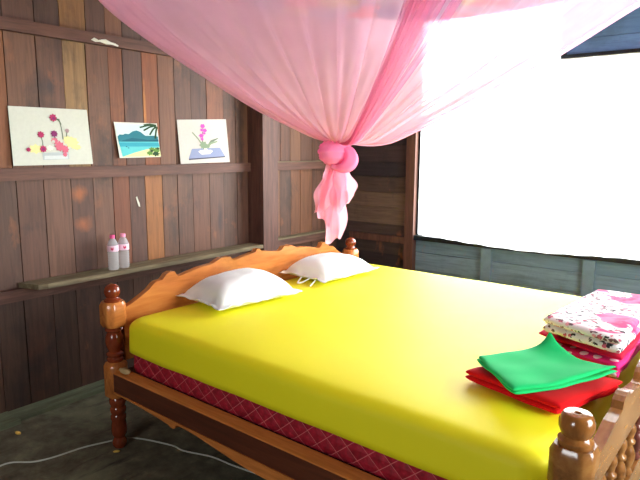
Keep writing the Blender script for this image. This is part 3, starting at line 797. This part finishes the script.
def funnel(t, s, ampk=1.0, drop=0.0):
    R = rim(t); d = (R-K); d2 = Vector((d.x, d.y, 0))
    wd = min(max(R.x/2.1, 0), 1)
    ua, wa = prof(CA, s); ud, wdd = prof(CD, s)
    u = ua*(1-wd)+ud*wd; w = wa*(1-wd)+wdd*wd
    P = Vector((K.x+d.x*u, K.y+d.y*u, K.z+d.z*w))
    dirn = d2.normalized()
    P += dirn*0.022*(1-u)**4
    amp = (0.004+0.020*(u*(1.02-u)*4)**0.7*(1-0.6*u))*ampk
    pl = pleat(t)
    P.z += amp*pl-drop*(1-abs(2*u-1)**3)
    tang = Vector((-dirn.y, dirn.x, 0))
    P += tang*amp*0.6*cos(2*pi*t*38)
    return P-NO
grid_mesh('net_skirt', lambda u, v: funnel(u, v), 900, 64, M['net'], net, closed_u=True)
# folded hem edges: denser strands running from the knot up
def strand(t0, wdt, drop, folds, seed):
    def f(u, v):
        t = t0+wdt*(u-0.5)
        P = funnel(t, v, 0.6, drop)
        P.z -= 0.012*abs(sin(u*pi*folds+seed))*min(1, v*6)
        return P
    return f
for k, (t0, wdt, drop, fo) in enumerate([(0.771, 0.03, 0.02, 5), (0.776, 0.016, 0.035, 4), (0.785, 0.010, 0.012, 3), (0.745, 0.008, 0.01, 2)]):
    grid_mesh('hem_fold', strand(t0, wdt, drop, fo, k), 40, 50, M['net_dense'], net)
for k, (t0, wdt, drop, fo) in enumerate([(0.995, 0.05, 0.015, 6), (0.507, 0.03, 0.01, 5)]):
    grid_mesh('side_fold', strand(t0, wdt, drop, fo, k+4), 36, 50, M['net'], net)
def roof(u, v):
    a = RIM[0].lerp(RIM[1], u); b = RIM[3].lerp(RIM[2], u); p = a.lerp(b, v)
    cd = max(0.0, 1-math.hypot((1-u)/0.3, v/0.3))
    p = p+(Vector((0.42, -0.38, 0))*(0.36*cd))
    p.z -= 0.11*(sin(pi*u)*sin(pi*v))**0.5 + 0.07*max(sin(pi*u)*(1-sin(pi*v)), sin(pi*v)*(1-sin(pi*u))) + 0.02 - 0.006*noise.noise(Vector((u*9, v*9, 0)))
    return p-NO
grid_mesh('floral_roof', roof, 40, 40, M['roof'], net)
# hanging cords
for i, c in enumerate(RIM):
    out = Vector((c.x+(-0.05 if i < 2 else 0.05), c.y+(-0.06 if i in (0, 3) else 0.06), CZ-0.002))
    tube('hanging_cord', [c-NO, (c.lerp(out, 0.5))-NO, out-NO], 0.003, M['paper_white'], net, 6)
# knot: a fat wrapped loop with a second lobe
cr = Vector((0.788, 0.615, 0)); cr = Vector((cr.x*CB+cr.y*SB, -cr.x*SB+cr.y*CB, 0)).normalized()   # across the knot
cf = Vector((cr.y, -cr.x, 0))                                                                     # towards the bed foot side
KC = Vector((0.63, 0.924, 1.445))
def kn(u, v):
    a = 2*pi*u; b = pi*(v-0.5)
    w = 1+0.028*sin(b*13+2.2*sin(a)+1.5*cos(2*a))+0.018*sin(b*29+3*sin(a+1))*cos(b)+0.05*noise.noise(Vector((cos(a)*3, sin(a)*3, v*8)))
    r = 0.072*w
    p = cr*(r*1.12*cos(b)*cos(a))+cf*(r*cos(b)*sin(a))+Vector((0, 0, r*0.98*sin(b)))
    return KC+cr*(-0.014)+Vector((0, 0, 0.006))+p-NO
knot = grid_mesh('knot', kn, 48, 32, M['net_knot'], net, closed_u=True)
path = []
for i in range(25):
    a = radians(70-195*i/24)
    path.append(KC+cr*(0.014+0.060*cos(a))+cf*(0.022+0.030*sin(pi*i/24))+Vector((0, 0, -0.024+0.05*sin(a)))-NO)
path = catmull([tuple(p) for p in path], 3)
lp = tube('knot_loop', path, 0.03, M['net_knot'], net, 36, [0.016+0.020*sin(pi*min(i/(len(path)-1)*1.15, 1))**0.8 for i in range(len(path))])
for i, v in enumerate(lp.data.vertices):            # soft wrapped creases along the loop
    c = Vector(path[min(i//36, len(path)-1)]); k = i % 36
    v.co = c+(v.co-c)*(1+0.07*sin(k*2*pi/36*5+i//36*0.06)+0.04*noise.noise(Vector((k*0.3, i//36*0.08, 2))))
# tail: three ruffled tongues of cloth hanging from the knot
def tail(o0, o1, w0, w1, wm, ztop, zbot, slant, fdepth, rip, fwd, seed):
    def f(u, v):
        a = u*2-1
        ln = (ztop-zbot)*(1+slant*a)
        z = ztop-ln*v
        wdt = w0*(1-v)+w1*v+wm*sin(pi*v)**1.0
        off = o0*(1-v)+o1*v+0.008*sin(v*7+seed)
        dep = fdepth*sin(a*rip+seed+v*1.5)*(0.3+0.9*v)+fwd*(0.4+0.6*v)
        p = KC+cr*(off+a*wdt/2+0.006*sin(v*12+a*3+seed))+cf*dep
        p.z = z+0.008*sin(a*5+seed)*v
        return p-NO
    return f
for k, args in enumerate([(-0.02, -0.060, 0.05, 0.12, 0.02, 1.41, 1.16, -0.12, 0.028, 4.5, 0.030, 0.3),
                          (0.0, -0.012, 0.06, 0.085, 0.055, 1.42, 0.995, -0.05, 0.022, 5.0, 0.012, 1.7),
                          (0.02, 0.055, 0.05, 0.085, 0.03, 1.41, 1.185, -0.18, 0.026, 4.0, 0.040, 2.9),
                          (-0.01, -0.04, 0.05, 0.10, 0.03, 1.41, 1.08, 0.10, 0.02, 6.0, -0.01, 4.1)]):
    grid_mesh('tail_fold', tail(*args), 40, 40, M['net_tail'], net)

# ------------------------------------------------------------------ curtain
def curt(u, v):
    x = 0.115+2.62*u; 
    hem = 0.728+0.012*sin(u*11+1.0)+0.02*max(0, 1-u*7)+0.018*max(0, (u-0.55)*2)
    z = 2.085-(2.085-hem)*v
    return Vector((x, WY-0.075+0.012*sin(u*90+2*sin(u*9))*(0.6+0.4*v), z))
c = thing('curtain', 'sheer white curtain glowing in front of the bright window', 'curtain', (1.4, WY-0.075, 0.73))
co = Vector(c.location)
grid_mesh('curtain_cloth', lambda u, v: curt(u, v)-co, 260, 24, M['curtain'], c)
grid_mesh('curtain_cloth', lambda u, v: Vector((0.09+(TX-0.06)*u, WY-0.055+0.010*sin(u*44+2*sin(u*5)), 2.49-0.42*v))-co, 120, 8, M['curtain'], c)  # upper panel, added to soften the added opening
tube('curtain_wire', [Vector((0.03, WY-0.075, 2.09))-co, Vector((2.8, WY-0.075, 2.09))-co], 0.004, M['cable'], c, 8)

# ------------------------------------------------------------------ floor bits
cp = [(-0.269, -0.60), (-0.265, -0.50), (-0.26, -0.414), (-0.181, -0.34), (-0.147, -0.256), (-0.124, -0.131), (-0.085, -0.03), (-0.048, 0.045), (0.026, 0.103), (0.203, 0.16), (0.291, 0.163), (0.44, 0.211), (0.581, 0.222), (0.777, 0.25), (1.1, 0.30), (1.5, 0.36)]
tag(tube('power_cable', [(x, y, 0.0042) for x, y in catmull(cp, 6)], 0.004, M['cable']), 'thin white cable running across the dark floor under the bed', 'cable')
def scrap(loc, rz, label, s=1.0):
    bm = bmesh.new()
    lathe(bm, [(0.004*s, 0.0), (0.010*s, 0.003*s), (0.011*s, 0.008*s), (0.007*s, 0.012*s)], 12)
    for v in bm.verts: v.co.x *= 1.9; v.co.x += 0.3*v.co.y*v.co.y/0.01
    o = obj('food_crumb', bm, M['scrap'], smooth=True); o.location = loc; o.rotation_euler = (0, 0, rz)
    return tag(o, label, 'crumb', 'pale yellow crumbs on the floor')
scrap((-0.52, -0.258, 0.0), 0.1, 'pale yellow crumb on the open floor beside the left wall sill')
scrap((0.04, -0.045, 0.0), 0.9, 'pale yellow crumb right at the foot of the near bed post', 0.8)

bm = bmesh.new()
prism(bm, [(-0.016, 0.03), (-0.008, 0.035), (0.0, 0.012), (0.009, -0.01), (0.012, -0.034), (0.002, -0.03), (-0.008, 0.0)], lambda p: (WX+0.0042, p[0]+0.70, p[1]+1.124), lambda p: (WX+0.0062, p[0]+0.70, p[1]+1.124))
tag(obj('paint_chip', bm, M['paper_white']), 'small white chip of paint on the wall plank above the shelf', 'paint chip')
bm = bmesh.new(); bmesh.ops.create_icosphere(bm, subdivisions=3, radius=1)
for v in bm.verts:
    n = 1+0.35*noise.noise(v.co*1.7)
    v.co = Vector((v.co.x*0.042*n, v.co.y*0.016*n, max(v.co.z, -0.5)*0.013*n+0.009))
fo = obj('foam_scrap', bm, M['foam'], smooth=True); fo.location = bw(0.115, -0.018, 0.4185); fo.rotation_euler = (0.2, 0, BR)
tag(fo, 'pale crumpled scrap tucked on the bed rail beside the near post', 'scrap')
# ------------------------------------------------------------------ daylight
w = bpy.data.worlds.new('World'); SC.world = w; w.use_nodes = True
nt = w.node_tree; nt.nodes.clear()
o_ = nt.nodes.new('ShaderNodeOutputWorld'); bg = nt.nodes.new('ShaderNodeBackground')
bg.inputs['Color'].default_value = (0.94, 0.98, 1.0, 1); bg.inputs['Strength'].default_value = 20.0
nt.links.new(bg.outputs[0], o_.inputs['Surface'])
def portal(name, loc, rot, sx, sy):
    l = bpy.data.lights.new(name, 'AREA'); l.shape = 'RECTANGLE'; l.size = sx; l.size_y = sy
    l.cycles.is_portal = True
    o = bpy.data.objects.new(name, l); COL.objects.link(o); o.location = loc; o.rotation_euler = rot
portal('window_daylight', ((WX0+WX1)/2, WY+0.08, (WZ0+WZ1)/2), (radians(-90), 0, 0), WX1-WX0, WZ1-WZ0)
portal('added_upper_daylight', ((WX0+TX)/2, WY+0.08, 2.28), (radians(-90), 0, 0), TX-WX0, 0.4)
portal('unseen_front_fill', (1.425, FY-0.05, 1.625), (radians(90), 0, 0), 0.85, 0.75)
portal('unseen_side_fill', (RX+0.05, 0.7, 1.5), (0, radians(90), 0), 1.4, 1.6)

# ------------------------------------------------------------------ camera
cam = bpy.data.cameras.new('Camera'); co_ = bpy.data.objects.new('Camera', cam); COL.objects.link(co_)
yaw, pitch, roll, f = 2.2328, 0.1573, 0.0055, 576.5
fw = Vector((cos(yaw)*cos(pitch), sin(yaw)*cos(pitch), -sin(pitch)))
r = Vector((sin(yaw), -cos(yaw), 0)); u = r.cross(fw)
r2 = r*cos(roll)+u*sin(roll); u2 = -r*sin(roll)+u*cos(roll)
mat = Matrix((r2, u2, -fw)).transposed().to_4x4(); mat.translation = Vector((2.4247, -1.5007, 1.4684))
co_.matrix_world = mat
cam.sensor_width = 36; cam.lens = f/640*36; cam.clip_start = 0.02
SC.camera = co_
SC.view_settings.view_transform = 'Standard'; SC.view_settings.look = 'None'
SC.view_settings.gamma = 1.0; SC.view_settings.use_curve_mapping = False
SC.view_settings.exposure = 0.0
SC.cycles.use_denoising = True
SC.cycles.max_bounces = 10; SC.cycles.diffuse_bounces = 5; SC.cycles.transparent_max_bounces = 24
SC.cycles.sample_clamp_indirect = 8
